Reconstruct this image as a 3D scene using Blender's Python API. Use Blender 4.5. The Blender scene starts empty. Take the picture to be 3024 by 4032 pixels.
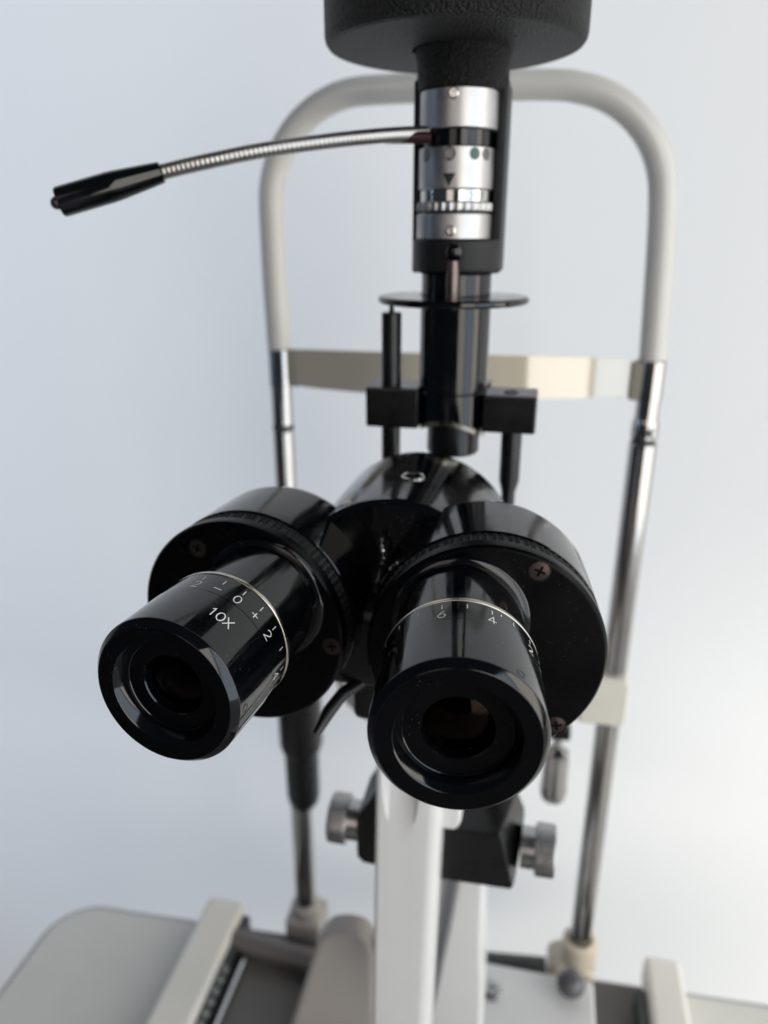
import bpy, bmesh, math, random
from mathutils import Vector, Matrix
random.seed(4)
PI = math.pi
C = bpy.context.scene.collection
scene = bpy.context.scene
# Plan units are millimetres measured from the eye point: x right, y away along the instrument, z up.
EYE = 1.360                                   # metres from the floor to the eye point
def W(p): return Vector((p[0] * .001, p[1] * .001, p[2] * .001 + EYE))

# ------------------------------------------------------------------ camera, world, lamps, exposure
cam = bpy.data.cameras.new('camera')
camo = bpy.data.objects.new('camera', cam); C.objects.link(camo)
camo.location = W((0, 0, 0)); camo.rotation_euler = (math.radians(90 - 20.4), 0, math.radians(12))
cam.lens = 26.04; cam.sensor_width = 36; cam.clip_start = .01; cam.clip_end = 50
cam.dof.use_dof = True; cam.dof.focus_distance = .203; cam.dof.aperture_fstop = 8.4
scene.camera = camo

world = bpy.data.worlds.new('World'); scene.world = world; world.use_nodes = True
bg = world.node_tree.nodes['Background']
bg.inputs[0].default_value = (.62, .74, 1.0, 1); bg.inputs[1].default_value = .05

def lamp(name, loc, aim, sx, sy, power, col, spread=180):
    l = bpy.data.lights.new(name, 'AREA'); l.shape = 'RECTANGLE'; l.size = sx; l.size_y = sy
    l.energy = power; l.color = col; l.spread = math.radians(spread)
    o = bpy.data.objects.new(name, l); C.objects.link(o); o.location = W(loc)
    o.rotation_euler = (W(aim) - W(loc)).to_track_quat('-Z', 'Y').to_euler()
    return o
for px, py, pw, pc in ((1340, -2280, 48, (1, .945, .86)), (2150, -1200, 38, (.74, .87, 1)), (2960, -120, 54, (1, .945, .86))):   # three panes of the window on the right
    lamp('window_light', (px, py, 250), (px - 2150, py + 1600, -150), 1.26, 3.6, pw, pc)
lamp('side_window_light', (-500, -2300, 750), (0, 400, -100), 1.0, 1.5, 5, (1, .87, .79))
lamp('left_wall_wash', (-1450, 130, -40), (-560, 760, -230), .5, 1.9, 1.8, (.50, .69, 1), 50)  # added narrow-spread lamp, cools the left of the wall only; no window there
sp = bpy.data.lights.new('sunlit_window_beam', 'SPOT'); sp.energy = 120; sp.color = (1, .95, .86)
sp.spot_size = math.radians(40); sp.spot_blend = .12; sp.shadow_soft_size = .2
spo = bpy.data.objects.new('sunlit_window_beam', sp); C.objects.link(spo)
spo.location = W((2300, -700, 200)); spo.rotation_euler = (W((750, 760, -1130)) - W((2300, -700, 200))).to_track_quat('-Z', 'Y').to_euler()

scene.view_settings.view_transform = 'Standard'; scene.view_settings.look = 'None'
scene.view_settings.exposure = .1; scene.view_settings.gamma = 1
scene.cycles.max_bounces = 10; scene.cycles.glossy_bounces = 6; scene.cycles.transmission_bounces = 8
scene.cycles.use_denoising = True
scene.cycles.sample_clamp_indirect = 6

# ------------------------------------------------------------------ materials
def mat(name, base, rough=.4, metal=0, bump=0, bdist=.0006, bscale=400, bdetail=3, ior=1.5, coat=0, coat_ior=1.5, dust=0, rvar=0, trans=0, aniso=0, mscale=60, mottle=0):
    m = bpy.data.materials.new(name); m.use_nodes = True
    nt = m.node_tree; N = nt.nodes; L = nt.links; b = N['Principled BSDF']
    b.inputs['Base Color'].default_value = (*base, 1); b.inputs['Roughness'].default_value = rough
    b.inputs['Metallic'].default_value = metal; b.inputs['IOR'].default_value = ior
    b.inputs['Coat Weight'].default_value = coat; b.inputs['Coat IOR'].default_value = coat_ior; b.inputs['Coat Roughness'].default_value = .06
    b.inputs['Transmission Weight'].default_value = trans
    b.inputs['Anisotropic'].default_value = aniso
    tc = N.new('ShaderNodeTexCoord')
    if bump:
        n = N.new('ShaderNodeTexNoise'); n.inputs['Scale'].default_value = bscale; n.inputs['Detail'].default_value = bdetail
        L.new(tc.outputs['Object'], n.inputs['Vector'])
        bp = N.new('ShaderNodeBump'); bp.inputs['Strength'].default_value = bump; bp.inputs['Distance'].default_value = bdist
        L.new(n.outputs['Fac'], bp.inputs['Height']); L.new(bp.outputs['Normal'], b.inputs['Normal'])
    if rvar:
        n = N.new('ShaderNodeTexNoise'); n.inputs['Scale'].default_value = 90; n.inputs['Detail'].default_value = 6
        L.new(tc.outputs['Object'], n.inputs['Vector'])
        r = N.new('ShaderNodeMapRange'); r.inputs[1].default_value = .35; r.inputs[2].default_value = .7
        r.inputs[3].default_value = max(.02, rough - rvar); r.inputs[4].default_value = rough + rvar
        L.new(n.outputs['Fac'], r.inputs[0]); L.new(r.outputs[0], b.inputs['Roughness'])
    if mottle:
        n = N.new('ShaderNodeTexNoise'); n.inputs['Scale'].default_value = mscale; n.inputs['Detail'].default_value = 5
        L.new(tc.outputs['Object'], n.inputs['Vector'])
        mx = N.new('ShaderNodeMix'); mx.data_type = 'RGBA'
        mx.inputs[6].default_value = (*[c * (1 - mottle) for c in base], 1); mx.inputs[7].default_value = (*[min(1, c * (1 + mottle)) for c in base], 1)
        L.new(n.outputs['Fac'], mx.inputs[0]); L.new(mx.outputs[2], b.inputs['Base Color'])
    if dust:
        v = N.new('ShaderNodeTexVoronoi'); v.inputs['Scale'].default_value = 800; v.inputs['Randomness'].default_value = 1
        L.new(tc.outputs['Object'], v.inputs['Vector'])
        n = N.new('ShaderNodeTexNoise'); n.inputs['Scale'].default_value = 75; n.inputs['Detail'].default_value = 4
        L.new(tc.outputs['Object'], n.inputs['Vector'])
        lt = N.new('ShaderNodeMath'); lt.operation = 'LESS_THAN'; lt.inputs[1].default_value = .10
        L.new(v.outputs['Distance'], lt.inputs[0])
        gt = N.new('ShaderNodeMapRange'); gt.inputs[1].default_value = .53; gt.inputs[2].default_value = .62
        L.new(n.outputs['Fac'], gt.inputs[0])
        mu = N.new('ShaderNodeMath'); mu.operation = 'MULTIPLY'; L.new(lt.outputs[0], mu.inputs[0]); L.new(gt.outputs[0], mu.inputs[1])
        m2 = N.new('ShaderNodeMath'); m2.operation = 'MULTIPLY'; m2.inputs[1].default_value = dust; L.new(mu.outputs[0], m2.inputs[0])
        mx = N.new('ShaderNodeMix'); mx.data_type = 'RGBA'; mx.inputs[6].default_value = (*base, 1); mx.inputs[7].default_value = (.5, .5, .5, 1)
        L.new(m2.outputs[0], mx.inputs[0]); L.new(mx.outputs[2], b.inputs['Base Color'])
    return m
M = dict(
    gloss=mat('gloss_black_lacquer', (.0018, .0021, .0030), .12, dust=.26, rvar=.07, bump=.012, bscale=300),
    face=mat('dull_black_plastic', (.0010, .0012, .0019), .32, ior=1.2, dust=.14, rvar=.08),
    inner=mat('black_interior', (.0006, .0006, .0007), .7, ior=1.15),
    satin=mat('satin_black_anodised', (.0045, .0045, .005), .3, ior=1.45, rvar=.06),
    knurl=mat('knurled_black', (.003, .003, .0035), .5, ior=1.36),
    crinkle=mat('crinkle_black_paint', (.005, .0054, .0054), .5, ior=1.38, bump=1, bdist=.0022, bscale=880, bdetail=5, mottle=.6, mscale=700),
    finecrinkle=mat('fine_crinkle_black_paint', (.007, .0073, .0078), .45, ior=1.38, bump=.5, bscale=1300, bdetail=2),
    silver=mat('satin_aluminium', (.42, .415, .415), .36, 1, bump=.05, bscale=500, rvar=.06, aniso=.5),
    bright=mat('polished_aluminium', (.55, .545, .53), .12, 1, rvar=.04),
    chrome=mat('chrome_plate', (.45, .44, .43), .13, 1, rvar=.03),
    knob=mat('turned_metal_knob', (.44, .44, .44), .27, 1, rvar=.06),
    lever=mat('dark_bronze_metal', (.16, .125, .115), .3, 1, rvar=.06),
    edge=mat('worn_metal_edge', (.5, .48, .42), .28, 1, rvar=.1, mottle=.3),
    screw=mat('rusty_dark_screw', (.06, .043, .040), .36, .8, rvar=.12, mottle=.8),
    white=mat('white_marking_paint', (.74, .74, .72), .6),
    tube=mat('ivory_tube_enamel', (.56, .545, .51), .32, coat=.3, mottle=.03),
    column=mat('white_column_enamel', (.66, .655, .65), .34, coat=.25, mottle=.03),
    beige=mat('beige_base_enamel', (.40, .365, .335), .45, mottle=.04),
    rail=mat('beige_rail_plastic', (.74, .71, .65), .5, bump=.1, bscale=1200),
    table=mat('grey_table_laminate', (.64, .635, .595), .5, bump=.05, bscale=700, mottle=.04),
    trim=mat('grey_table_edging', (.38, .385, .37), .45),
    shaded_panel=mat('dark_grey_shaded_panel', (.11, .105, .10), .5, mottle=.05),  # darker table middle, with the shadow under the carriage in its colour
    shaft=mat('brown_grey_steel_shaft', (.15, .138, .134), .42, .2, rvar=.08),
    rail_shaft=mat('dark_steel_shaft', (.07, .07, .07), .4, .3, rvar=.08),
    rack=mat('dark_rack_plastic', (.03, .034, .034), .4),
    tooth=mat('grey_rack_tooth', (.16, .17, .17), .4, .3),
    ball=mat('dark_grey_ball_knob', (.09, .09, .095), .2),
    cream=mat('cream_plastic', (.60, .52, .41), .4, mottle=.03),
    olive=mat('olive_clear_plastic', (.26, .25, .20), .25),
    pale=mat('pale_cream_plastic', (.70, .67, .59), .3, mottle=.02),
    cup=mat('cream_chin_cup', (.50, .45, .41), .45, mottle=.03),
    green=mat('green_filter_mark', (.035, .08, .06), .35),
    grey=mat('grey_filter_mark', (.09, .09, .09), .4),
    triangle=mat('black_print', (.008, .008, .01), .5),
    bulb=mat('dark_glass_bulb', (.02, .022, .03), .05, coat=.4),
    goose=mat('gooseneck_steel', (.38, .37, .36), .36, 1, rvar=.06),
    cable=mat('red_brown_clip', (.032, .013, .014), .25),
    wall=mat('white_wall_paint', (.87, .87, .86), .85, bump=.05, bscale=200),
    floor=mat('pale_floor', (.24, .235, .23), .6, mottle=.1),
)
def glass(name, col, rough, ior=1.5):
    m = mat(name, col, rough, ior=ior, trans=1); m.node_tree.nodes['Principled BSDF'].inputs['Specular Tint'].default_value = (.6, .46, .38, 1); return m
M['lens'] = glass('coated_lens_glass', (.72, .56, .46), .0, 1.16)
bandm = mat('ivory_translucent_plastic', (.55, .48, .375), .08, trans=0, ior=1.5, coat=1, coat_ior=2.05); M['band'] = bandm

# ------------------------------------------------------------------ geometry helpers
def frame(a):
    a = Vector(a).normalized(); r = a.cross(Vector((0, 0, 1)))
    r = Vector((1, 0, 0)) if r.length < 1e-5 else r.normalized()
    return r, r.cross(a).normalized(), a           # right, up, axis
def lathe(bm, c, a, prof, n=64, start=0, end=2 * PI, flute=None):
    """prof: list of (radius, distance along the axis a)."""
    r, u, a = frame(a); c = Vector(c); rows = []
    full = abs(end - start - 2 * PI) < 1e-6; cnt = n if full else n + 1
    for rad, s in prof:
        if rad < 1e-6: rows.append([bm.verts.new(c + a * s)]); continue
        row = []
        for i in range(cnt):
            t = start + (end - start) * i / n
            rr = rad if flute is None else rad + flute(t, rad, s)
            row.append(bm.verts.new(c + a * s + rr * (math.sin(t) * r + math.cos(t) * u)))
        rows.append(row)
    for A, B in zip(rows, rows[1:]):
        for i in range(n):
            j = (i + 1) % cnt if full else i + 1
            if len(A) == 1 and len(B) == 1: continue
            if len(A) == 1: f = (A[0], B[i], B[j])
            elif len(B) == 1: f = (A[i], B[0], A[j])
            else: f = (A[i], B[i], B[j], A[j])
            try: bm.faces.new(f)
            except ValueError: pass
    return bm
def tube(bm, pts, rad, n=20, cap=True, smooth=0):
    P = [Vector(p) for p in pts]
    if smooth:
        for _ in range(smooth):
            Q = [P[0]]
            for i in range(len(P) - 1):
                Q += [P[i].lerp(P[i + 1], .25), P[i].lerp(P[i + 1], .75)]
            P = Q + [P[-1]]
    T = [(P[min(i + 1, len(P) - 1)] - P[max(i - 1, 0)]).normalized() for i in range(len(P))]
    nrm = T[0].orthogonal().normalized(); rows = []
    for i, (p, t) in enumerate(zip(P, T)):
        nrm = (nrm - t * nrm.dot(t)).normalized(); b = t.cross(nrm)
        rr = rad(i / (len(P) - 1)) if callable(rad) else rad
        rows.append([bm.verts.new(p + rr * (math.cos(2 * PI * k / n) * nrm + math.sin(2 * PI * k / n) * b)) for k in range(n)])
    for A, B in zip(rows, rows[1:]):
        for k in range(n): bm.faces.new((A[k], A[(k + 1) % n], B[(k + 1) % n], B[k]))
    if cap: bm.faces.new(rows[0][::-1]); bm.faces.new(rows[-1])
    return bm
def prism(bm, poly, axis, lo, hi, bevel=0, seg=2):
    """poly: 2D outline; axis 'x','y','z' is the extrusion direction from lo to hi."""
    def P(q, h):
        return Vector((h, q[0], q[1])) if axis == 'x' else Vector((q[0], h, q[1])) if axis == 'y' else Vector((q[0], q[1], h))
    t = bmesh.new()
    A = [t.verts.new(P(q, lo)) for q in poly]; B = [t.verts.new(P(q, hi)) for q in poly]
    t.faces.new(A); t.faces.new(B[::-1])
    for i in range(len(A)):
        j = (i + 1) % len(A); t.faces.new((A[i], B[i], B[j], A[j]))
    bmesh.ops.recalc_face_normals(t, faces=t.faces)
    if bevel: bmesh.ops.bevel(t, geom=list(t.edges), offset=bevel, segments=seg, profile=.5, affect='EDGES', clamp_overlap=True)
    me = bpy.data.meshes.new('tmp'); t.to_mesh(me); t.free(); bm.from_mesh(me); bpy.data.meshes.remove(me)
    return bm
def box(bm, x0, x1, y0, y1, z0, z1, bevel=1.0, seg=3):
    return prism(bm, [(x0, y0), (x1, y0), (x1, y1), (x0, y1)], 'z', z0, z1, bevel, seg)
def ball(bm, c, r, n=24, sq=(1, 1, 1)):
    t = bmesh.new(); bmesh.ops.create_uvsphere(t, u_segments=n, v_segments=n // 2, radius=1)
    for v in t.verts: v.co = Vector((v.co.x * r * sq[0], v.co.y * r * sq[1], v.co.z * r * sq[2])) + Vector(c)
    me = bpy.data.meshes.new('tmp'); t.to_mesh(me); t.free(); bm.from_mesh(me); bpy.data.meshes.remove(me)
    return bm
def thing(name, label, cat, at):
    o = bpy.data.objects.new(name, None); C.objects.link(o); o.location = W(at); o.empty_display_size = .02
    o['label'] = label; o['category'] = cat; o['at'] = at
    return o
def obj(name, bm, m, parent=None, smooth=35, label=None, recalc=True):
    root = parent
    while root is not None and root.parent is not None: root = root.parent
    off = Vector(root['at']) if root is not None else Vector((0, 0, 0))
    if recalc: bmesh.ops.recalc_face_normals(bm, faces=bm.faces)
    for v in bm.verts:
        q = v.co - off
        v.co = q * .001 if root is not None else q * .001 + Vector((0, 0, EYE))
    me = bpy.data.meshes.new(name); bm.to_mesh(me); bm.free()
    me.materials.append(M[m])
    if smooth:
        me.shade_smooth(); me.set_sharp_from_angle(angle=math.radians(smooth))
    o = bpy.data.objects.new(name, me); C.objects.link(o)
    if smooth:
        wn = o.modifiers.new('weighted', 'WEIGHTED_NORMAL'); wn.keep_sharp = True; wn.weight = 60
    if parent is not None: o.parent = parent
    if label: o['label'] = label
    return o
def nb(): return bmesh.new()

# stroke lettering: polylines in a unit box (height 1), drawn as raised ribbons
def arc(cx, cy, rx, ry, a0, a1, n=14):
    return [(cx + rx * math.cos(math.radians(a0 + (a1 - a0) * i / n)), cy + ry * math.sin(math.radians(a0 + (a1 - a0) * i / n))) for i in range(n + 1)]
GL = {
    '0': [arc(0, 0, .3, .5, 90, 450, 24)],
    '1': [[(-.16, .3), (.05, .5), (.05, -.5)]],
    '2': [arc(0, .22, .28, .28, 165, -35, 12) + [(-.3, -.5), (.32, -.5)]],
    '3': [arc(0, .24, .27, .26, 150, -80, 12), arc(0, -.22, .3, .28, 80, -150, 12)],
    '4': [[(.1, -.5), (.1, .5), (-.33, -.2), (.34, -.2)]],
    '6': [[(.2, .46), (.02, .36)] + arc(0, -.2, .29, .3, 130, 490, 24)],
    'X': [[(-.32, .5), (.32, -.5)], [(.32, .5), (-.32, -.5)]],
    '+': [[(-.38, 0), (.38, 0)], [(0, .38), (0, -.38)]],
    '-': [[(-.4, 0), (.4, 0)]],
}
def ribbon(bm, pts, w, place, lift=0.0):
    P = [Vector((p[0], p[1])) for p in pts]; Q = [P[0]]
    for a, b in zip(P, P[1:]):
        k = max(1, int((b - a).length / .5)); Q += [a.lerp(b, i / k) for i in range(1, k + 1)]
    P = Q; closed = (P[0] - P[-1]).length < 1e-4; L, R, n = [], [], len(P)
    for i in range(n):
        a = P[i - 1] if i else (P[n - 2] if closed else P[0]); b = P[i + 1] if i < n - 1 else (P[1] if closed else P[-1])
        d1 = (P[i] - a); d2 = (b - P[i])
        d1 = d1.normalized() if d1.length > 1e-6 else d2.normalized(); d2 = d2.normalized() if d2.length > 1e-6 else d1
        t = (d1 + d2); t = t.normalized() if t.length > 1e-4 else d1
        nn = Vector((-t.y, t.x)); sc = 1 / max(.45, nn.dot(Vector((-d1.y, d1.x))))
        L.append(place(P[i] + nn * w / 2 * sc, lift)); R.append(place(P[i] - nn * w / 2 * sc, lift))
    lv = [bm.verts.new(p) for p in L]; rv = [bm.verts.new(p) for p in R]
    for i in range(n - 1): bm.faces.new((lv[i], lv[i + 1], rv[i + 1], rv[i]))
def text_on(bm, s, h, w, place, gap=.85):
    x = -(len(s) - 1) * gap * h / 2; k = 0
    for ch in s:
        for st in GL[ch]:
            ribbon(bm, [(x + p[0] * h, p[1] * h) for p in st], w, place, .012 * k); k += 1
        x += gap * h
def on_cyl(c, a, r, ang, s):
    """placer: text plane to a cylinder; +y of the text runs along the axis a, +x turns clockwise seen from the front."""
    rr, u, a = frame(a); c = Vector(c)
    def place(q, lift=0):
        t = math.radians(ang) + q.x / r
        return c + a * (s + q.y) + (r + .06 + lift) * (math.sin(t) * rr + math.cos(t) * u)
    return place

# ------------------------------------------------------------------ setting
bm = nb(); prism(bm, [(-3200, 760), (3200, 760), (3200, 800), (-3200, 800)], 'z', -1358, 1900)
o = obj('wall', bm, 'wall', None, 0); o['kind'] = 'structure'; o['label'] = 'plain white wall behind the instrument, bluish at left and bright at lower right'

bm = nb(); box(bm, -3200, 3200, -3200, 800, -1400, -1360, 0)
o = obj('floor', bm, 'floor', None, 0); o['kind'] = 'structure'; o['label'] = 'pale floor under the instrument table'

# ------------------------------------------------------------------ table
TZ = -610
tab = thing('instrument_table', 'grey instrument table top with rounded corner, beige rail covers and toothed rack', 'table', (-50, 300, TZ - 30))
def table_poly(inset=0):
    pts = []
    cx, cy, r = -372, 432, 44
    yb = lambda x: 475 + (x + 372) * .047
    pts += [(-428 + inset, 60), (-420 + inset, 425)]
    pts += [(cx + (r + 4 - inset) * math.cos(math.radians(t)), cy + (r - inset) * math.sin(math.radians(t))) for t in range(175, 95, -8)]
    pts += [(-360, yb(-360) - inset), (430 - inset, yb(430) - inset), (430 - inset, 60)]
    return pts
bm = nb(); prism(bm, table_poly(5), 'z', TZ - 26, TZ, 1.5, 2); obj('table_top', bm, 'table', tab)
bm = nb(); prism(bm, table_poly(0), 'z', TZ - 30, TZ - 2.2, 2, 3); obj('edge_trim', bm, 'trim', tab)
bm = nb(); prism(bm, [(-236, 90), (124, 90), (124, 491), (-236, 475)], 'z', TZ + .5, TZ + 4, .8); obj('dark_shaded_panel', bm, 'shaded_panel', tab)  # added sheet: darker table middle, carriage shadow put into its colour
for x0, x1, x2, x3, ye, lab in ((-270, -234, -268, -230, 482, 'rail cover left of the column, over the toothed rack'), (122.5, 152.5, 121, 153, 503, 'rail cover right of the column')):
    bm = nb(); t = nb()
    prism(bm, [(x2, 60), (x3, 60), (x1, ye), (x0, ye)], 'z', TZ + .4, -580, 5, 4)
    rc = obj('rail_cover', bm, 'rail', tab, label=lab)
    inner = x3 if x0 < 0 else x2
    s = 1 if x0 < 0 else -1
    inner_end = x1 if x0 < 0 else x0
    bm = nb(); xs = sorted((inner_end + s * .4, inner_end + s * 7)); box(bm, xs[0] - (0 if s > 0 else 2), xs[1] + (0 if s < 0 else 0), 64, 474, TZ + 4.2, -588, .6, 2)
    obj('rack', bm, 'rack', rc)
    if s > 0:
        bm = nb(); box(bm, inner_end + 13, inner_end + 17, 70, 452, TZ + 4.2, -596, .8, 2); obj('slide_strip', bm, 'bright', tab)
        bm = nb(); ball(bm, (inner_end + 5, 0, -589), 4.2, 14); k0 = None
        first = None
        for k in range(16):
            if first is None:
                for v in bm.verts: v.co.y += 420
                first = obj('rack_tooth', bm, 'tooth', rc)
            else:
                c = first.copy(); C.objects.link(c); c.parent = rc; c.location.y = -.0098 * k
# axle of the slide
ax = thing('slide_axle', 'brown grey steel axle lying across the table between the rail covers', 'axle', (-90, 470, TZ + 4))
bm = nb(); tube(bm, [(-235, 452, -592), (-60, 440, -594.5)], 9, 28); obj('shaft', bm, 'shaft', ax)
bm = nb(); tube(bm, [(-59.9, 470, -589), (40, 480, -588)], 7, 24); obj('rear_shaft', bm, 'rail_shaft', ax)
for x in (-226, -62):
    bm = nb(); lathe(bm, (x, 452, -594.5), (1, 0, 0), [(0, 0), (8.8, 0), (9.2, .5), (9.2, 6), (8.8, 6.5), (0, 6.5)], 28); obj('collar', bm, 'rack', ax)

# ------------------------------------------------------------------ carriage
car = thing('slide_carriage', 'beige slide carriage with rounded hump, pale side plate and dark ball knob', 'carriage', (-40, 400, TZ + 4))
bm = nb()
prism(bm, [(-161, -600), (-135.5, -503), (-129.5, -480), (-121, -468.5), (-109, -464.5), (-98.5, -464.5), (-91.5, -470), (-87.5, -483), (-86.3, -600)], 'y', 376, 394, 5, 4)
obj('hump_cover', bm, 'beige', car)
bm = nb(); prism(bm, [(-85.8, -600), (-86.1, -489), (-84.2, -475), (-78, -467.5), (-62, -467.5), (-62, -600)], 'y', 379, 392, 3, 3); obj('seam_cover', bm, 'shaft', car)
bm = nb(); box(bm, -56, 76, 330, 451, -590, -560, 3, 4); pl = obj('side_plate', bm, 'column', car)
bm = nb(); ball(bm, (57, 437, -549), 11, 28, (1, 1, .95)); lathe(bm, (57, 437, -560), (0, 0, 1), [(5, .1), (5, 5)], 20); obj('ball_knob', bm, 'ball', car)
bm = nb(); lathe(bm, (-3, 425, -560), (0, 0, 1), [(8, .2), (8, 3), (6.6, 4.2), (3, 4.6), (2.4, 2.6), (0, 2.6)], 28); obj('cap_screw', bm, 'knob', car)
bm = nb(); box(bm, -150, 70, 350, 450, TZ + 4.4, -591, 2, 2); obj('sled', bm, 'shaft', car)

# ------------------------------------------------------------------ headrest
hr = thing('headrest_frame', 'ivory and chrome patient headrest frame with forehead band and chin rest behind the microscope', 'headrest', (-55, 490, TZ + .4))
pts = [(-177.5, 490, -72), (-178.5, 490, -30), (-178.5, 490, 18)]
pts += [(-114.5 + 64 * math.cos(math.radians(a)), 490, 18 + 64 * math.sin(math.radians(a))) for a in range(172, 89, -9)]
pts += [(-80, 490, 82.3), (-40, 490, 82), (-1, 490, 81)]
pts += [(-1 + 62.5 * math.cos(math.radians(a)), 490, 17.5 + 62.5 * math.sin(math.radians(a))) for a in range(81, 3, -9)]
pts += [(63, 490, 4), (65, 490, -34), (66.8, 490, -72)]
bm = nb(); tube(bm, pts, 8.2, 28, True, 2); obj('arch_tube', bm, 'tube', hr)
for x, r1, r2, zr in ((-177.5, 7.3, 7.4, -127), (67.3, 7.3, 8.8, -123)):
    bm = nb(); lathe(bm, (x, 490, 0), (0, 0, -1), [(0, 72.3), (r1, 72.3), (r1, -zr - 2)], 36)
    r = r1 if x < 0 else r1 + 1.2
    lathe(bm, (x, 490, 0), (0, 0, -1), [(r1, -zr - 14), (r, -zr - 11), (r, -zr - 1.8), (r1 - .6, -zr - 1.6)], 36) if x > 0 else None
    lathe(bm, (x, 490, 0), (0, 0, -1), [(r2 - .6, -zr + 2), (r2, -zr + 2.6), (r2, 300 if x > 0 else 372), (r2 + (2 if x < 0 else 0), 380), (r2 + (2 if x < 0 else 0), 586)], 36)
    po = obj('post', bm, 'chrome', hr)
    bm = nb(); lathe(bm, (x, 490, zr), (0, 0, -1), [(r1 - .4, -1.8), (r1 + .2, -1.6), (r1 + .2, 1.9), (r1 - .4, 2.1)], 36); obj('groove_ring', bm, 'rack', po)
    # foot clamp on the table
    bm = nb()
    if x < 0: box(bm, x - 17, x + 17, 474, 507, TZ + .5, -586, 5, 4)
    else: prism(bm, [(42, -607), (80, -607), (80, -586), (74, -580), (50, -583), (42, -590)], 'y', 474, 506, 3, 3)
    lathe(bm, (x, 490, 0), (0, 0, -1), [(r2 + 1.5, 560 if x > 0 else 574), (r2 + 6, 563 if x > 0 else 577), (r2 + 6.5, 590)], 32)
    obj('foot_clamp', bm, 'cream' if x > 0 else 'beige', hr)
# small clip screw on the right post
bm = nb(); ball(bm, (70.5, 481.2, -117), 3, 16); obj('clip_screw', bm, 'bright', hr)
# forehead band with its end brackets
bm = nb(); n = 40; th = 1.6; rows = []
for i in range(n + 1):
    t = i / n; x = -168.5 + t * 228.5; k = 4 * t * (1 - t); y = 489 - 24 * k
    zt = -72 + 3.2 * k + .5 * t; zb = -97 - .2 * k + 2.5 * t
    rows.append([bm.verts.new(p) for p in ((x, y, zt), (x, y, zb), (x, y + th, zb), (x, y + th, zt))])
for A, B in zip(rows, rows[1:]):
    for k in range(4): bm.faces.new((A[k], B[k], B[(k + 1) % 4], A[(k + 1) % 4]))
bm.faces.new(rows[0]); bm.faces.new(rows[-1][::-1])
obj('forehead_band', bm, 'band', hr)
for x0, x1 in ((-181, -163), (54.5, 71.5)):
    bm = nb(); xc = -177.5 if x0 < 0 else 67.3; lathe(bm, (xc, 490, 0), (0, 0, -1), [(7, 72.2), (8, 72.6), (8, 97.4), (7, 98)], 32); obj('band_sleeve', bm, 'chrome', hr); bm = nb(); box(bm, x0 + (9 if x0 < 0 else 0), x1 - (0 if x0 < 0 else 9), 485, 493, -97.3, -72.8, 1.5, 2); obj('band_bracket', bm, 'olive', hr)
# chin rest
bm = nb(); lathe(bm, (-175.2, 490, 0), (0, 0, -1), [(10, 330), (17.4, 334), (18.2, 366), (18.2, 398), (16, 404), (14.4, 409), (14.2, 450), (12.8, 458), (9.6, 463)], 40,
                 flute=lambda t, rad, s: -.35 * (0.5 + .5 * math.cos(28 * t)) if 360 < s < 400 else 0)
obj('height_sleeve', bm, 'satin', hr)
bm = nb(); box(bm, -176, 56, 482, 496, -330, -308, 4, 3); obj('chin_rest_bar', bm, 'beige', hr)
bm = nb(); prism(bm, [(44, -336), (75, -336), (78, -332), (78, -300), (75, -296), (48, -296), (44, -300)], 'y', 477, 503, 3, 3); obj('chin_rest_clamp', bm, 'pale', hr)
bm = nb(); prof = [(0, 34)] + [(math.sin(math.radians(a)), 34 * math.cos(math.radians(a))) for a in range(8, 91, 6)]
lathe(bm, (0, 0, 0), (0, 0, -1), [(0, 34)] + prof[1:] + [(1.02, -3), (.97, -5), (.93, -3), (.85, 8), (.6, 20), (0, 27)], 56)
for v in bm.verts: v.co = Vector((-57 + v.co.x * 74, 452 + v.co.y * 36, -304 + v.co.z * (1.1 if v.co.z < 0 else 1)))
obj('chin_cup', bm, 'cup', hr)
bm = nb(); lathe(bm, (30, 452, -344), (0, 0, -1), [(0, -14), (3.2, -14), (3.2, -4), (5.5, -2.5), (8.4, 0), (9, 6), (9.2, 26), (9.8, 34), (8.6, 40), (5, 43.5), (0, 44.5)], 36); obj('hanging_knob', bm, 'chrome', hr)
bm = nb(); prism(bm, [(22, 446), (38, 446), (38, 484), (22, 484)], 'z', -331, -322, 2, 2); obj('knob_bracket', bm, 'satin', hr)

# ------------------------------------------------------------------ slit illuminator
il = thing('slit_illuminator', 'black and silver slit illuminator tower with round lamp head and metal centring knobs', 'illuminator', (-40, 340, -481))
tx, ty = -41.3, 340
# lamp head
bm = nb(); lathe(bm, (-43.4, 340, 0), (0, 0, 1), [(17, 69.6), (48.8, 70), (50.4, 70.5), (51.4, 71.8), (51.8, 73.6), (51.8, 118), (49, 128), (0, 130)], 96); obj('lamp_head', bm, 'crinkle', il)
bm = nb(); lathe(bm, (-40.2, 344, 0), (0, 0, 1), [(0, 54.6), (17.8, 54.6), (18.6, 55.4), (18.9, 66), (19.8, 69.9)], 56); obj('head_neck', bm, 'crinkle', il)
bm = nb()
box(bm, -59.6, -55.4, 339, 364, -15, 60, 1.2, 2); box(bm, -25.3, -21.1, 339, 366, -15, 60, 1.2, 2); box(bm, -57, -23, 352, 367, -15, 60, 1.2, 2)
obj('frame_channel', bm, 'finecrinkle', il)
bm = nb(); lathe(bm, (-40.2, 343, 0), (0, 0, 1), [(0, -15.5), (15, -15.5), (18.4, -14.2), (19.2, -12.6), (19.4, -1.9), (18.8, -1.2), (0, -1.2)], 56); obj('frame_base', bm, 'finecrinkle', il)
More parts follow.
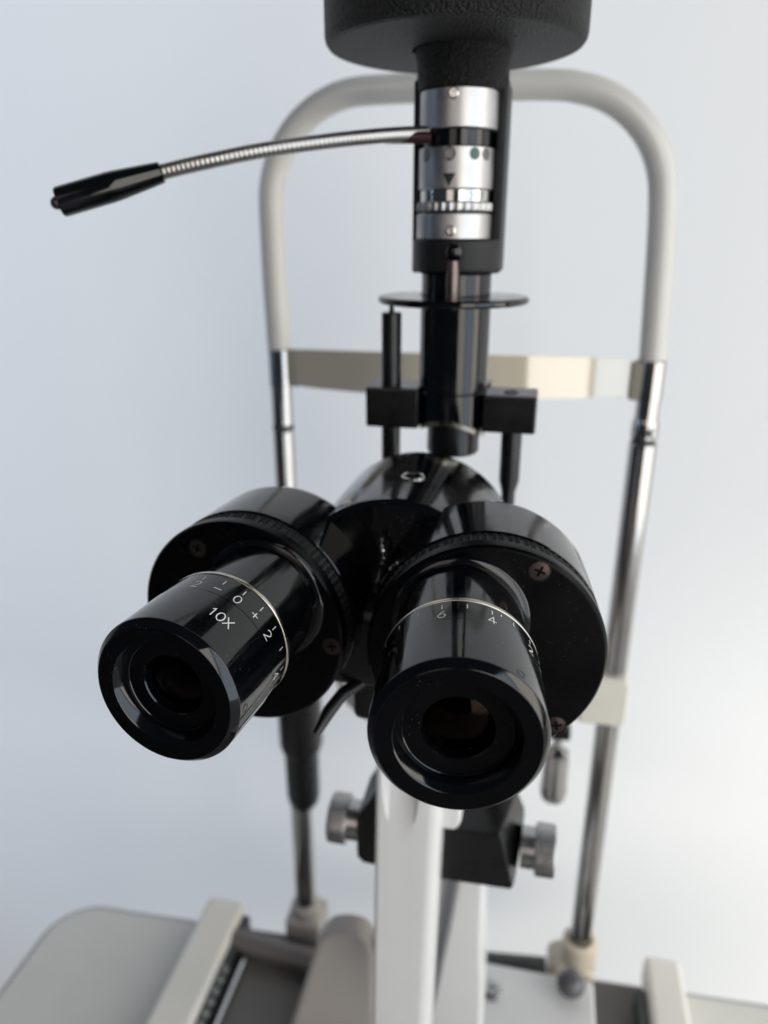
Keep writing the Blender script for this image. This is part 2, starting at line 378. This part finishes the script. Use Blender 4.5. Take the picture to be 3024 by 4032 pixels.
# filter drum
dr = obj('filter_drum', lathe(nb(), (tx, ty, 0), (0, 0, 1), [(0, 18.1), (15.2, 18.1), (15.6, 18.5), (15.6, 33.6), (15.2, 34), (0, 34)], 72), 'silver', il)
uc = obj('upper_collar', lathe(nb(), (tx + .5, ty, 0), (0, 0, 1), [(0, 40.3), (15.6, 40.3), (16, 40.7), (16, 54), (15.7, 54.6), (0, 54.6)], 72), 'silver', il)
obj('black_band', lathe(nb(), (tx + .3, ty + .4, 0), (0, 0, 1), [(0, 34), (14.2, 34.05), (14.4, 34.3), (14.4, 40), (14.2, 40.3), (0, 40.3)], 72), 'gloss', il)
sr = obj('scale_ring', lathe(nb(), (tx, ty, 0), (0, 0, 1), [(0, 13.6), (15.1, 13.6), (15.1, 17.8), (14.8, 18.05), (0, 18.05)], 72), 'bright', il)
NT = 31
obj('knurled_wheel', lathe(nb(), (tx - .2, ty, 0), (0, 0, 1), [(0, 9.7), (14.6, 9.7), (15.7, 9.9), (16, 10.5), (16, 12.8), (15.4, 13.4), (14.8, 13.6)], NT * 8,
    flute=lambda t, rad, s: (.55 * max(0, math.cos(NT * t)) ** .5 - .35) if 9.8 < s < 13.5 and rad > 15 else 0), 'silver', il, smooth=50)
lc = obj('lower_collar', lathe(nb(), (tx - .3, ty, 0), (0, 0, 1), [(0, -1.2), (15.6, -1.2), (16, -.8), (16, 8.6), (15.6, 9), (0, 9)], 72), 'silver', il)
obj('shadow_gap', lathe(nb(), (tx - .3, ty, 0), (0, 0, 1), [(0, 9), (14, 9.02), (14, 9.68), (0, 9.7)], 48), 'rack', il)
def drum_disc(parent, name, ang, z, r, m, ridge=None, R0=15.6, cx=tx, slots=0):
    a = math.radians(ang); nn = Vector((math.sin(a), -math.cos(a), 0)); c = Vector((cx, ty, z)) + nn * (R0 - .08); rr = Vector((math.cos(a), math.sin(a), 0)); up = Vector((0, 0, 1))
    bm = nb()
    prof = [(r, 0), (r, .35 if ridge else .16), (r - .25, .5 if ridge else .2)] + ([(r - .5, .25)] if ridge else [])
    prof += [(r * .66, prof[-1][1]), (r * .33, prof[-1][1]), (r * .04, prof[-1][1])]
    def lift(x): return R0 - math.sqrt(max(0, R0 * R0 - x * x))
    rows = []
    for rad, h in prof:
        rows.append([bm.verts.new(c + rr * rad * math.cos(t) + up * rad * math.sin(t) + nn * (h - lift(rad * math.cos(t)))) for t in [2 * PI * i / 28 for i in range(28)]])
    for A, B in zip(rows, rows[1:]):
        for i in range(28): bm.faces.new((A[i], A[(i + 1) % 28], B[(i + 1) % 28], B[i]))
    bm.faces.new(rows[-1])
    o = obj(name, bm, m, parent)
    if slots:
        b2 = nb()
        for k in range(slots):
            xx = (k - (slots - 1) / 2) * r * 1.5 / slots; hh = math.sqrt(max(.1, (r * .75) ** 2 - xx * xx))
            p = lambda q, l=0: c + rr * q.x + up * q.y + nn * (.33 + l - lift(q.x))
            ribbon(b2, [(xx - hh * .35, -hh * .9), (xx + hh * .35, hh * .9)], r * .13, p)
        obj('hatching', b2, 'silver', parent, recalc=False)
    return c, rr, up, nn
drum_disc(dr, 'filter_mark', -45, 31, 2.45, 'grey', slots=4)
c, rr, up, nn = drum_disc(dr, 'filter_mark', -3.7, 31, 2.6, 'grey', ridge=True)
b2 = nb()
for dx, dy, k in ((-.8, .75, 0), (.75, .8, .01), (.75, -.8, .02), (-.8, -.75, .03)):
    ribbon(b2, [(dx + .6 * math.cos(t), dy + .6 * math.sin(t)) for t in [2 * PI * i / 12 for i in range(13)]], .3, lambda q, l=0: c + rr * q.x + up * q.y + nn * (.42 + k))
obj('mark_pattern', b2, 'silver', dr, recalc=False)
drum_disc(dr, 'filter_mark', 34.5, 31.1, 2.3, 'green')
drum_disc(dr, 'filter_mark', 57, 31.1, 2.3, 'grey')
# pointer triangle
bm = nb(); pl_ = on_cyl((tx, ty, 0), (0, 0, 1), 15.6, 0, 0)
def drum_place(ang, z, R0=15.6):
    def place(q, lift=0):
        t = math.radians(ang) + q.x / R0
        return Vector((tx + (R0 + .09 + lift) * math.sin(t), ty - (R0 + .09 + lift) * math.cos(t), z + q.y))
    return place
P = drum_place(-3.4, 22)
gr = [[bm.verts.new(P(Vector(((i / 4 - 1) * 2.6 * (1 - j / 8.2), 1.9 - 5 * j / 8)))) for i in range(9)] for j in range(9)]
for j in range(8):
    for i in range(8): bm.faces.new((gr[j][i], gr[j][i + 1], gr[j + 1][i + 1], gr[j + 1][i]))
obj('pointer_mark', bm, 'triangle', dr, 0)
bm = nb()
for ang, s in ((-32, '6'), (30.4, '3'), (54.7, '1')): text_on(bm, s, 2.7, .4, drum_place(ang, 15.7, 15.1))
obj('scale_digits', bm, 'triangle', sr, 0, recalc=False)
for par, ang, z, cx in ((uc, -1.6, 52.2, tx + .5), (lc, 2.4, 2.2, tx - .3)):
    a = math.radians(ang); nn = Vector((math.sin(a), -math.cos(a), 0)); c = Vector((cx, ty, z)) + nn * 15.9
    bm = nb(); lathe(bm, c, nn, [(2.1, -.6), (2.1, .6), (1.6, 1), (.9, 1), (.7, .3), (0, .3)], 20)
    obj('collar_screw', bm, 'bright', par)
# lower tube, disc, mirror holder
bm = nb(); ttx = -39.8
def ZB(x, y): return -78.2 - 6.2 * x * x - 1.2 * x - (3 * y if y > 0 else 0)
lathe(bm, (ttx, 341, 0), (0, 0, 1), [(15.6, -66.6), (15.3, -66.3), (15.3, -65.8), (15.6, -65.5), (15.6, -27.5)], 64)
lathe(bm, (ttx, 341, 0), (0, 0, 1), [(15.3, -24), (15.3, -15.4)], 64)
rows = []
for i in range(64):
    t = 2 * PI * i / 64; x, y = math.sin(t), math.cos(t)
    zb = ZB(x, y)
    rows.append((Vector((ttx + 15.8 * x, 341 + 15.8 * y, -66.8)), Vector((ttx + 15.8 * x, 341 + 15.8 * y, zb)), Vector((ttx + 15.5 * x, 341 + 15.5 * y, zb - 2.1)), Vector((ttx + 12 * x, 341 + 12 * y, zb + .5))))
rv = [[bm.verts.new(p) for p in r] for r in rows]
for i in range(64):
    A, B = rv[i], rv[(i + 1) % 64]
    for k in range(3): bm.faces.new((A[k], B[k], B[k + 1], A[k + 1]))
lt = obj('lower_tube', bm, 'gloss', il)
bm = nb()
for i in range(64):
    t0, t1 = 2 * PI * i / 64, 2 * PI * (i + 1) / 64
    if math.cos(t0) > .1: continue
    q = []
    for t in (t0, t1):
        x, y = math.sin(t), math.cos(t); zb = ZB(x, y)
        q.append((Vector((ttx + 15.86 * x, 341 + 15.86 * y, zb + .05)), Vector((ttx + 15.55 * x, 341 + 15.55 * y, zb - 2.1))))
    bm.faces.new([bm.verts.new(p) for p in (q[0][0], q[1][0], q[1][1], q[0][1])])
bmesh.ops.remove_doubles(bm, verts=bm.verts, dist=.01)
obj('bare_rim', bm, 'edge', lt)
obj('round_flange', lathe(nb(), (-41, 341, 0), (0, 0, 1), [(15, -28), (32.5, -27.6), (33.4, -26.8), (33.4, -25.4), (32.6, -24.6), (15, -24.2)], 80), 'gloss', il)
bm = nb(); lathe(bm, (-39.5, 345, 0), (0, 0, -1), [(0, 78), (12.2, 78), (12.4, 96), (11.6, 97), (0, 97)], 48); obj('mirror_holder', bm, 'satin', il)
bm = nb(); lathe(bm, (-39.4, 323.5, 0), (0, 0, 1), [(0, -29), (2, -28.8), (2.7, -25), (2.7, -14), (2.2, -9), (0, -9)], 20); sl_ = obj('slit_lever', bm, 'lever', il)
bm = nb(); ball(bm, (-39, 323, -6), 3.9, 24); obj('lever_ball', bm, 'gloss', sl_)
bm = nb(); lathe(bm, (-67.7, 335, 0), (0, 0, 1), [(0, -84), (4.5, -84), (4.5, -32.2), (4, -31.8), (1.2, -31.8), (1, -27.2), (0, -27)], 28); obj('guide_rod', bm, 'satin', il)
bm = nb(); box(bm, -78.5, -54, 328, 350, -83, -64.4, 1.2, 2); box(bm, -25, -1, 328, 350, -83, -66, 1.2, 2); box(bm, -56, -23, 350.3, 362, -82.5, -65, 1, 2)
obj('cross_block', bm, 'satin', il)
bm = nb(); lathe(bm, (-13, 338, -66), (0, 0, 1), [(3.2, .1), (3.2, .6), (2.6, .6), (2.4, .3), (0, .3)], 24); obj('block_screw', bm, 'satin', il)
bm = nb(); lathe(bm, (-68, 336, 0), (0, 0, -1), [(4.4, 82.5), (4.4, 285)], 28); obj('support_post', bm, 'satin', il)
bm = nb(); lathe(bm, (-11.5, 336, 0), (0, 0, -1), [(4.7, 82.5), (4.7, 107), (3.2, 113), (3.2, 180), (4.4, 186), (4.4, 285)], 28); obj('support_post', bm, 'satin', il)
# centring box and its knobs
bm = nb()
prism(bm, [(-60, -262), (-69, -270), (-79.5, -290), (-79.5, -316), (-76, -320), (-60, -320.5)], 'y', 302, 336, 1.5, 2)
t = bmesh.new()
for y, poly in ((302, [(-60, -290.6), (-34, -290.6), (-3.5, -285), (2.5, -306), (5, -321), (-60, -323)]), (336, [(-60, -288), (-24, -288), (-20, -283), (3, -283), (8.5, -296), (8.5, -314), (5, -321), (-60, -323)])):
    for q in poly: t.verts.new((q[0], y, q[1]))
h = bmesh.ops.convex_hull(t, input=t.verts); bmesh.ops.delete(t, geom=[g for g in set(h['geom_interior'] + h['geom_unused']) if isinstance(g, bmesh.types.BMVert)], context='VERTS')
bmesh.ops.dissolve_limit(t, angle_limit=.12, verts=t.verts, edges=t.edges)
bmesh.ops.bevel(t, geom=list(t.edges), offset=1.3, segments=2, profile=.5, affect='EDGES', clamp_overlap=True)
m_ = bpy.data.meshes.new('tmp'); t.to_mesh(m_); t.free(); bm.from_mesh(m_); bpy.data.meshes.remove(m_)
obj('centring_box', bm, 'satin', il)
for c, a in (((-80, 318, -306), (-1, 0, 0)), ((7.5, 318, -306), (1, 0, 0))):
    fl = lambda t, rad, s: -.3 * (.5 + .5 * math.cos(56 * t)) if 8 < s < 17 and rad > 13 else 0
    bm = nb(); lathe(bm, c, a, [(10.8, 0), (10.8, 6.6), (11, 7), (12.9, 7.4), (13.5, 8.1), (13.5, 16.6), (12.9, 17.6), (7, 18), (0, 18)], 224, flute=fl); obj('centring_knob', bm, 'knob', il, 40)
bm = nb(); prism(bm, [(-26.5, -345), (-31.5, -392), (-39.5, -458.5), (-45, -484), (-6.8, -484), (-8, -440), (-10.2, -400), (-11.2, -345), (-19, -328), (-26, -330)], 'y', 335, 372, 4, 4); obj('swing_arm', bm, 'column', il)
bm = nb(); prism(bm, [(-48, -330), (-25, -330), (-28, -392), (-37, -458.5), (-43, -482), (-56, -482)], 'y', 352, 366, 1, 2); obj('arm_web', bm, 'column', il)
# ------------------------------------------------------------------ fixation light on its gooseneck
fx = thing('fixation_light', 'black fixation light on a ribbed steel gooseneck clipped to the illuminator tower', 'light', (-56, 328, 37))
ctrl = [(-52, 331, 39.2), (-66, 322, 38), (-90, 310, 34.9), (-112.3, 298, 31), (-130, 290, 26.9), (-140, 286.5, 24.6), (-147.4, 284, 22.7)]
P = [Vector(p) for p in ctrl]
for _ in range(4):
    Q = [P[0]]
    for i in range(len(P) - 1): Q += [P[i].lerp(P[i + 1], .25), P[i].lerp(P[i + 1], .75)]
    P = Q + [P[-1]]
acc = [0]
for a, b in zip(P, P[1:]): acc.append(acc[-1] + (b - a).length)
def at(d):
    for i in range(len(P) - 1):
        if acc[i + 1] >= d: return P[i].lerp(P[i + 1], (d - acc[i]) / max(1e-6, acc[i + 1] - acc[i]))
    return P[-1]
pitch = 1.85; path = []; rad = []; d = 0
while d < acc[-1]:
    for f, r in ((0, 2.66), (.2, 2.8), (.5, 2.87), (.8, 2.8)): path.append(at(min(acc[-1], d + f * pitch))); rad.append(r)
    d += pitch
bm = nb(); tube(bm, path, lambda t: rad[min(len(rad) - 1, int(round(t * (len(rad) - 1))))], 18); obj('gooseneck', bm, 'goose', fx, 60)
h0 = Vector((-146.6, 284.3, 22.9)); h1 = Vector((-181.5, 268.6, 12)); ha = (h1 - h0)
hl = ha.length
bm = nb(); lathe(bm, h0, ha, [(0, 0), (3.4, 0), (3.8, .4), (4.6, 9), (5.3, 17), (5.45, 20), (5.45, hl - .8), (5, hl), (3, hl), (2.8, hl - 1), (0, hl - 1)], 96); obj('handle', bm, 'gloss', fx)
bm = nb(); ball(bm, h1 + ha.normalized() * .8, 2.4, 24); obj('bulb', bm, 'bulb', fx)
bm = nb(); tube(bm, [(-69.4, 326, 37.4), (-68.6, 326, 37.4), (-56, 326.4, 37.2), (-50.2, 327.2, 37.2)], lambda t: 1.5 if t < .1 else 2.3, 16); obj('clip', bm, 'cable', fx)

# ------------------------------------------------------------------ binocular microscope
mi = thing('binocular_microscope', 'glossy black binocular microscope with two 10X eyepieces on a white column', 'microscope', (-48, 285, -481))
bm = nb(); lathe(bm, (-47, 0, -127), (0, 1, 0), [(0, 239), (38.6, 239), (40.6, 240.6), (40.8, 243), (40.2, 304), (38.6, 306.4), (0, 306.6)], 120); obj('body_drum', bm, 'gloss', mi)
bm = nb(); lathe(bm, (-47, 0, -127), (0, 1, 0), [(0, 306.4), (22, 306.4), (22, 317), (20, 318), (0, 318)], 60); obj('objective', bm, 'satin', mi)
bm = nb(); box(bm, -66, -28, 246, 302, -186, -160, 4, 3); obj('mounting_block', bm, 'satin', mi)
bm = nb(); box(bm, -90, -14, 228, 250, -160, -122, 9, 4); obj('bridge_block', bm, 'satin', mi)
bm = nb(); tube(bm, [(-50.9, 236, -99.5), (-50.7, 234, -102), (-49.2, 232, -105), (-50.4, 231, -109), (-51.2, 230, -114), (-51.4, 229, -121), (-52.0, 228, -130), (-52.6, 226, -142)],
    lambda t: .75 + .35 * math.sin(t * 37) + .3 * math.sin(t * 83) - .35 * t, 8, True, 2); obj('worn_seam', bm, 'edge', mi)
# screw on the drum top
bm = nb(); lathe(bm, (-45.5, 268, -86.4), (0, 0, 1), [(4.6, -.8), (4.6, .25), (4.1, .5), (3.6, .1), (0, .1)], 28); obj('drum_cap_ring', bm, 'bright', mi)
bm = nb(); lathe(bm, (-45.5, 268, -86.4), (0, 0, 1), [(3.5, .05), (3.3, .45), (1.2, .9), (0, .9)], 28); obj('drum_cap', bm, 'gloss', mi)
bm = nb(); tube(bm, [(-45, 243, -149), (-52.8, 236, -153.9), (-63.8, 226, -159.2), (-67.3, 220, -163.1), (-70.8, 214, -169.4)], lambda t: 2.3 + .25 * t if t < .86 else 2.5 - 6 * (t - .86), 18, True, 0)
obj('lever', bm, 'satin', mi)

def head_screw(par, c, nrm, spin, r=3.1):
    rr, u, a = frame(nrm)
    bm = nb(); lathe(bm, c, nrm, [(r + .35, .02), (r + .3, .18), (r + .05, .18), (r, -.3)], 28)
    obj('screw_recess', bm, 'satin', par)
    bm = nb(); n = 28; w = .42; l = 1.75
    out = [(r * .97 * math.cos(2 * PI * i / n), r * .97 * math.sin(2 * PI * i / n)) for i in range(n)]
    cross = [(w, w), (l, w), (l, -w), (w, -w), (w, -l), (-w, -l), (-w, -w), (-l, -w), (-l, w), (-w, w), (-w, l), (w, l)]
    cs, sn = math.cos(spin), math.sin(spin)
    cross = [(x * cs - y * sn, x * sn + y * cs) for x, y in cross]
    T = lambda p, h: Vector(c) + rr * p[0] + u * p[1] + Vector(a) * h
    dome = lambda p: .35 - .02 * (p[0] ** 2 + p[1] ** 2)
    ov = [bm.verts.new(T(p, dome(p) - .1)) for p in out]; cv = [bm.verts.new(T(p, dome(p))) for p in cross]
    lv = [bm.verts.new(T((p[0] * .75, p[1] * .75), -.9)) for p in cross]
    es = [bm.edges.new((ov[i], ov[(i + 1) % n])) for i in range(n)] + [bm.edges.new((cv[i], cv[(i + 1) % 12])) for i in range(12)]
    bmesh.ops.triangle_fill(bm, use_beauty=True, edges=es, normal=Vector(a))
    for i in range(12): bm.faces.new((cv[i], cv[(i + 1) % 12], lv[(i + 1) % 12], lv[i]))
    bm.faces.new(lv)
    obj('cross_screw', bm, 'screw', par, 30)

def ocular(c, a, off, screws, marks, extra, hole_at, eyelab, houselab):
    c = Vector(c); R, U, A = frame(a)
    # eyecup and barrel, one turned body
    bm = nb()
    lathe(bm, c, a, [(9.0, 5.6), (9.0, 3.4), (9.25, 3.0), (13.6, 2.7), (13.8, 2.5), (13.95, 1.0), (15.4, -1.4), (15.8, -1.75), (20.0, -2), (20.35, -1.85), (21.85, -.15), (22, .3), (22, 18.35), (21.85, 18.5), (21.6, 18.6), (21.85, 18.72)], 128)
    ey = obj('eyepiece', bm, 'gloss', mi, 28, label=eyelab)
    bm = nb(); lathe(bm, c, a, [(15.75, -1.8), (19.95, -2.06)], 128); obj('eyecup_face', bm, 'face', ey)
    bm = nb(); lathe(bm, c, a, [(13.55, 2.66), (9.3, 2.96)], 96); obj('inner_ledge', bm, 'face', ey)
    bm = nb(); lathe(bm, c, a, [(21.5, 18.7), (21.8, 18.85), (21.8, 28.2), (21.2, 28.5), (21.0, 28.9)], 128); dg = obj('dioptre_ring', bm, 'gloss', ey, 28)
    bm = nb(); lathe(bm, c, a, [(21.0, 28.9), (21.6, 29.05), (21.78, 29.3), (21.78, 30.3), (21.5, 30.7), (20.6, 30.8), (19.4, 30.8)], 128); obj('bare_ring_edge', bm, 'edge', ey, 60)
    bm = nb(); lathe(bm, c, a, [(19.5, 29.0), (19.5, 57.0)], 128); obj('neck_tube', bm, 'gloss', ey, 28)
    bm = nb(); lathe(bm, c, a, [(19.5, 56.2), (20.9, 56.4), (21.5, 57), (21.6, 58.3)], 128); obj('neck_flange', bm, 'gloss', ey, 40)
    # lens and the dark bore behind it
    bm = nb(); Rl = 26.0; prof = [(0, 0)]
    front = [(8.8 * i / 24, 4.6 + (Rl - math.sqrt(Rl * Rl - (8.8 * i / 24) ** 2)) - .2) for i in range(25)]
    back = [(r_, s_ + 1.1) for r_, s_ in reversed(front)]
    lathe(bm, c, a, front + back, 128); obj('lens', bm, 'lens', ey, 40)
    bm = nb(); lathe(bm, c, a, [(8.9, 5.4), (8.9, 18), (7.2, 18.2), (7.2, 30), (4.4, 30.2), (4.4, 40), (0, 40)], 64); obj('bore', bm, 'inner', ey)
    # engraved marks
    bm = nb()
    for ang, s in marks:
        ribbon(bm, [(0, -1.1), (0, 1.1)], .24, on_cyl(c, a, 21.8, ang, 25.3))
        if s: text_on(bm, s, 3.3 if s in '0246' else 3.0, .3, on_cyl(c, a, 21.8, ang, 21.3))
    for ang, s, h, t in extra:
        if t: text_on(bm, t, h, .33, on_cyl(c, a, 22, ang, s), .76)
        else: ribbon(bm, [(0, -h / 2), (0, h / 2)], .3, on_cyl(c, a, 21.8, ang, s))
    obj('scale_marks', bm, 'white', ey, 0, recalc=False)
    t = math.radians(hole_at[0]); nrm = math.sin(t) * R + math.cos(t) * U
    pc = c + A * hole_at[1] + nrm * 21.95
    bm = nb(); lathe(bm, pc, nrm, [(1.25, -.2), (1.3, .1), (1.1, .14), (.95, -.15), (.55, -.1), (.4, -.6), (0, -.6)], 24); obj('set_screw', bm, 'satin', ey, 40)
    # prism housing
    pc = c + off[0] * R + off[1] * U
    bm = nb(); lathe(bm, pc, a, [(36.0, 69.7), (37.8, 69.7), (38.1, 70), (38.1, 97), (37.4, 100), (35.5, 102.5), (26, 108), (0, 110)], 160)
    ho = obj('prism_housing', bm, 'gloss', mi, 30, label=houselab)
    bm = nb(); lathe(bm, pc, a, [(0, 58), (36.4, 58), (37.2, 58.2), (37.9, 59), (38.1, 60), (38.1, 62.6), (37.7, 62.9), (36, 62.9)], 160); obj('face_plate', bm, 'face', ho, 25)
    # knurled band of little pyramids
    bm = nb(); NG = 46; base = 37.25
    lathe(bm, pc, a, [(36, 62.95), (base, 62.95), (base, 69.65), (36, 69.65)], 184)
    for g in range(NG):
        for col in range(2):
            for row in range(3):
                t0 = 2 * PI * (g + .08 + .42 * col) / NG; t1 = 2 * PI * (g + .08 + .42 * (col + .93)) / NG
                s0 = 63.35 + row * 2.02; s1 = s0 + 1.86
                q = [pc + A * s + base * (math.sin(t) * R + math.cos(t) * U) for t, s in ((t0, s0), (t1, s0), (t1, s1), (t0, s1))]
                tm = (t0 + t1) / 2; apex = pc + A * ((s0 + s1) / 2) + (base + .72) * (math.sin(tm) * R + math.cos(tm) * U)
                qv = [bm.verts.new(p) for p in q]; av = bm.verts.new(apex)
                for i in range(4): bm.faces.new((qv[i], qv[(i + 1) % 4], av))
    obj('knurled_band', bm, 'knurl', ho, 25)
    for k, (x, y) in enumerate(screws): head_screw(ho, pc + A * 57.97 + R * x + U * y, -A, .4 + k)

marksL = [(30.2 + 17.4 * k, s) for k, s in ((-6, '6'), (-5, ''), (-4, '4'), (-3, ''), (-2, '2'), (-1, '-'), (0, '0'), (1, '+'), (2, '2'), (3, ''), (4, '4'), (5, ''), (6, '6'))]
ocular((-92.0, 153.3, -114.1), (.1082, .9941, -.0045), (-10.6, -12.1), [(-14.1, 27.0), (34.3, -2.1), (-16, -29.5)],
       marksL, [(31.6, 11.0, 3.5, '10X')], (95.8, 2.6),
       'left eyepiece with 10X and a plus minus scale around zero', 'left prism housing behind the 10X eyepiece')
marksR = [(3.7 + 17.45 * k, s) for k, s in ((-4, ''), (-3, ''), (-2, ''), (-1, '6'), (0, ''), (1, '4'), (2, ''), (3, '2'), (4, '-'), (5, '0'))]
ocular((-13.4, 148.1, -112.4), (-.1025, .9947, .0051), (8.3, -12.7), [(14.9, 30.4), (24.1, -24.4), (-24, -22)],
       marksR, [(28.2, 25.9, 1.1, '')], (39.7, 2.6),
       'right eyepiece with 6 and 4 on its scale', 'right prism housing with two rusty screws in view')

# white column with a scooped groove in its front
bm = nb()
t = bmesh.new(); v = [((-66.5, 275), (-35.5, 275), (-35.5, 301), (-66.5, 301)), ((-61.5, 275), (-29.5, 275), (-29.5, 301), (-61.5, 301))]
A_ = [t.verts.new((x, y, -481)) for x, y in v[0]]; B_ = [t.verts.new((x, y, -166)) for x, y in v[1]]
t.faces.new(A_); t.faces.new(B_[::-1]); sides = []
for i in range(4): t.faces.new((A_[i], B_[i], B_[(i + 1) % 4], A_[(i + 1) % 4]))
bmesh.ops.recalc_face_normals(t, faces=t.faces)
vert = [e for e in t.edges if abs(e.verts[0].co.z - e.verts[1].co.z) > 50]
bmesh.ops.bevel(t, geom=[e for e in vert if e.verts[0].co.x < -50], offset=2.5, segments=3, profile=.5, affect='EDGES')
vert = [e for e in t.edges if abs(e.verts[0].co.z - e.verts[1].co.z) > 50 and e.verts[0].co.x > -50]
bmesh.ops.bevel(t, geom=vert, offset=6.5, segments=3, profile=.5, affect='EDGES')
cyl = bmesh.new(); c0 = Vector((-50.5, 283.6, -268 - 55)); 
lathe(cyl, (-50.4, 266.3, -269), (0, .27, 1), [(0, -40), (9.1, -40), (9.1, 92), (0, 92)], 64)
bmesh.ops.recalc_face_normals(cyl, faces=cyl.faces)
mA = bpy.data.meshes.new('tmp'); t.to_mesh(mA); t.free(); mB = bpy.data.meshes.new('tmp'); cyl.to_mesh(mB); cyl.free()
oA = bpy.data.objects.new('tmp', mA); oB = bpy.data.objects.new('tmp', mB); C.objects.link(oA); C.objects.link(oB)
md = oA.modifiers.new('b', 'BOOLEAN'); md.operation = 'DIFFERENCE'; md.object = oB; md.solver = 'EXACT'
dg_ = bpy.context.evaluated_depsgraph_get(); me = bpy.data.meshes.new_from_object(oA.evaluated_get(dg_))
bm = nb(); bm.from_mesh(me)
bpy.data.objects.remove(oA); bpy.data.objects.remove(oB)
for m_ in (mA, mB, me): bpy.data.meshes.remove(m_)
obj('support_column', bm, 'column', mi, 40)
bm = nb(); prism(bm, [(-40, -166), (-23, -166), (-22.5, -268), (-25, -273), (-40, -273)], 'y', 286, 300, 2.5, 3); obj('column_bracket', bm, 'column', mi)
for o in bpy.data.objects:
    if 'at' in o: del o['at']
